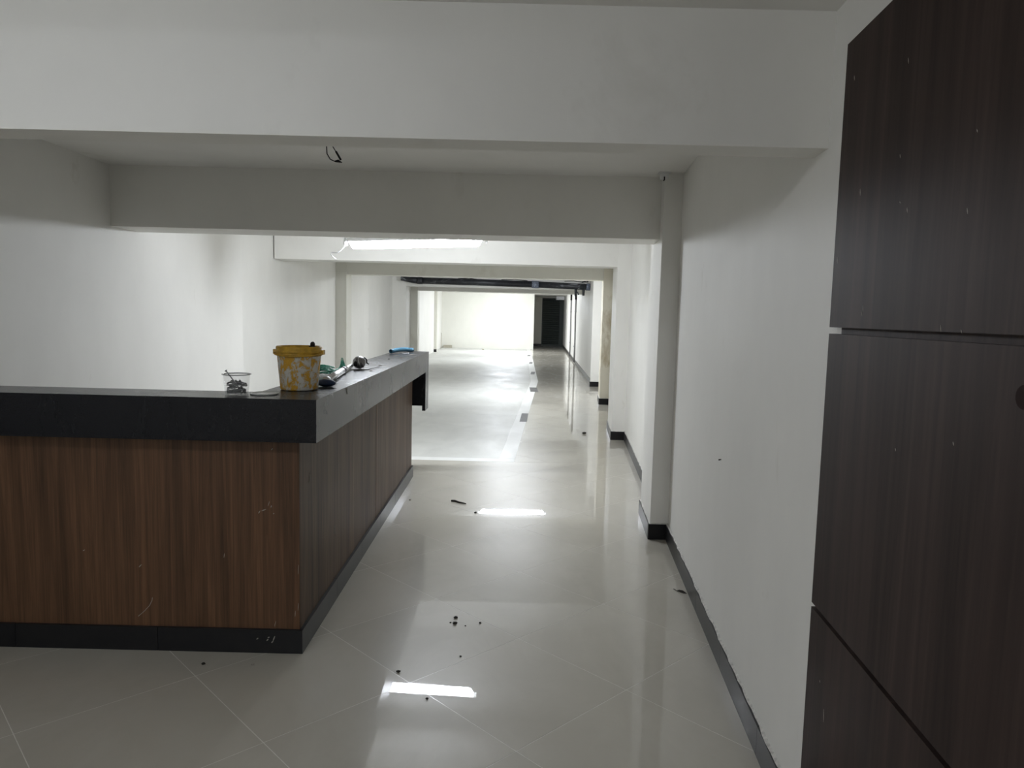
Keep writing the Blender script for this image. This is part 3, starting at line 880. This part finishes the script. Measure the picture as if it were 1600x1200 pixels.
bm = bmesh.new(); tube(bm, [(-1.0, 3.95, TOP + 0.03), (-1.03, 4.15, TOP + 0.01), (-1.03, 4.37, TOP + 0.012)], 0.0034, 6); mk('strand', bm, 'green', gr, True)

# blue pipe offcut: hollow curved tube
bm = bmesh.new()
def arc(u): return (-1.035 + 0.135 * u, 6.15 + 0.35 * u, TOP + 0.0205 + 0.010 * math.sin(math.pi * min(1, u * 1.1)))
pts = [arc(k / 10) for k in range(11)]
tube(bm, pts, 0.0185, 16, cap=False)
tube(bm, pts, 0.0148, 16, cap=False)
bm.verts.ensure_lookup_table()
n1 = 11 * 16
for e in (0, 10):
    for k in range(16):
        j = (k + 1) % 16
        a_, b_ = bm.verts[e * 16 + k], bm.verts[e * 16 + j]; c_, d_ = bm.verts[n1 + e * 16 + j], bm.verts[n1 + e * 16 + k]
        bm.faces.new((a_, b_, c_, d_))
tag(mk('pipe_offcut', bm, 'blue_pipe', None, True), 'short bent blue plastic pipe offcut at the far end of the ledge', 'pipe')
sc_ = put_screw(short, (-0.91, 6.15, TOP + 0.0062), (0.9, 0.4, 0.0), 'single dark screw lying in front of the blue pipe offcut')

# ------------------------------------------------------------------ small things on walls and ceiling
bm = bmesh.new()
tube(bm, [(-0.930, 3.6, CEIL), (-0.926, 3.6, 2.25), (-0.923, 3.6, 2.204), (-0.907, 3.6, 2.178), (-0.882, 3.6, 2.167), (-0.852, 3.6, 2.165)], 0.0028, 6)
wroot = thing('ceiling_wire', (-0.9, 3.6, CEIL), 'loose pair of thin black wires hanging from the ceiling behind the nearest beam', 'wire')
mk('wire', bm, 'black', wroot, True)
bm = bmesh.new(); tube(bm, [(-0.915, 3.6, CEIL), (-0.897, 3.6, 2.242), (-0.856, 3.6, 2.176)], 0.0024, 6); mk('wire', bm, 'black', wroot, True)
bm = bmesh.new(); tube(bm, [(-0.880, 3.6, 2.216), (-0.856, 3.6, 2.176)], 0.0055, 6); mk('sleeve', bm, 'black', wroot, True)
bm = bmesh.new(); tube(bm, [(-0.884, 3.6, 2.170), (-0.868, 3.598, 2.172), (-0.850, 3.6, 2.163)], [0.003, 0.006, 0.002], 6); mk('tape', bm, 'black', wroot, True)
cb = thing('junction_box', (0.92, 4.66, 2.33), 'tiny white junction box at the top of the nearest pillar', 'box')
bm = bmesh.new(); box(bm, 0.900, 0.945, 4.61, 4.664, 2.318, 2.348); bevel(bm, 0.004); mk('box_body', bm, 'white_metal', cb)
bm = bmesh.new(); box(bm, 0.885, 0.955, 4.60, 4.67, 2.349, CEIL); mk('mounting_plate', bm, 'white_metal', cb)
bm = bmesh.new(); tube(bm, [(0.915, 4.605, 2.325), (0.915, 4.60, 2.305), (0.909, 4.60, 2.30)], 0.004, 6); mk('wire_end', bm, 'black', cb, True)
bm = bmesh.new(); tube(bm, [(wr(3.135) - 0.0005, 3.135, 0.839), (wr(3.135) - 0.012, 3.135, 0.837)], [0.002, 0.0032], 8)
tag(mk('nail', bm, 'debris', None), 'small dark nail in the right wall', 'nail')

# leaning stick and board at the end wall
bm = bmesh.new(); tube(bm, [(-2.955, 29.8, 0.0), (-2.957, 29.85, 0.3), (-2.962, 29.9, 0.655)], 0.012, 8)
tag(mk('stick', bm, 'beige_board', None), 'thin stick standing in the far left corner', 'stick')
bm = bmesh.new(); box(bm, -2.945, -2.60, 30.78, 30.99, 0.0005, 0.115); bevel(bm, 0.008)
tag(mk('floor_block', bm, 'beige_board', None), 'low beige block on the floor against the end wall', 'block')

# ------------------------------------------------------------------ litter on the floor
def crumb(x, y, r, lab, name='debris_crumb', mat='debris'):
    r *= 0.85
    bm = bmesh.new(); ellipsoid(bm, (x, y, r * 0.5), (r, r * 0.85, r * 0.5), 8, 6, 0.5)
    return tag(mk(name, bm, mat), lab, 'debris', 'bits of litter on the floor')
bm = bmesh.new(); tube(bm, [(-0.448, 5.50, 0.006), (-0.42, 5.495, 0.007), (-0.385, 5.46, 0.006), (-0.33, 5.43, 0.005)], [0.007, 0.008, 0.006, 0.004], 6)
tag(mk('twig', bm, 'debris', None), 'short black twig on the floor left of the far lamp reflection', 'twig', 'bits of litter on the floor')
crumb(-0.245, 5.19, 0.012, 'black crumb at the left tip of the far lamp reflection')
crumb(-0.242, 3.34, 0.011, 'farther dark crumb of the cluster in mid aisle')
crumb(-0.240, 3.275, 0.013, 'largest dark crumb of the cluster in mid aisle')
crumb(-0.262, 3.285, 0.006, 'smallest dark crumb at the left of the mid aisle cluster')
crumb(-0.190, 3.255, 0.005, 'tiny dark crumb just right of the mid aisle cluster')
crumb(-0.123, 3.289, 0.007, 'lone dark crumb right of the mid aisle cluster')
crumb(-0.431, 2.805, 0.010, 'dark crumb at the left end of the near lamp reflection')
crumb(-0.291, 2.605, 0.007, 'dark crumb just below the near lamp reflection')
crumb(-1.23, 2.83, 0.010, 'dark crumb on the floor before the desk front')
crumb(0.913, 8.907, 0.03, 'dark crumb far down the aisle beside the second pillar')
crumb(-0.768, 5.50, 0.012, 'pale plaster chip beside the desk side skirting', 'plaster_chip', 'white_chip')
crumb(-1.03, 2.835, 0.008, 'pale plaster chip on the floor before the desk corner', 'plaster_chip', 'white_chip')
crumb(-0.19, 2.95, 0.006, 'tiny dark crumb above the near lamp reflection')
crumb(-1.208, 29.56, 0.06, 'pale scrap on the floor before the end wall', 'plaster_chip', 'beige_board')
lf = thing('dry_leaf', (0.93, 3.73, 0), 'small dry dark leaf on the floor by the right skirting', 'leaf', 'bits of litter on the floor')
bm = bmesh.new()
q = [(0.905, 3.755), (0.918, 3.75), (0.935, 3.735), (0.952, 3.715), (0.935, 3.718), (0.918, 3.735)]
zz = [0.002, 0.010, 0.012, 0.004, 0.003, 0.004]
vt = [bm.verts.new((x, y, z)) for (x, y), z in zip(q, zz)]; vb = [bm.verts.new((x, y, z - 0.0015)) for (x, y), z in zip(q, zz)]
bm.faces.new(vt); bm.faces.new(vb[::-1])
for i in range(6):
    bm.faces.new((vb[i], vb[(i + 1) % 6], vt[(i + 1) % 6], vt[i]))
mk('blade', bm, 'debris', lf)
bm = bmesh.new(); tube(bm, [(0.906, 3.754, 0.003), (0.893, 3.77, 0.006)], 0.0016, 5); mk('stalk', bm, 'debris', lf)
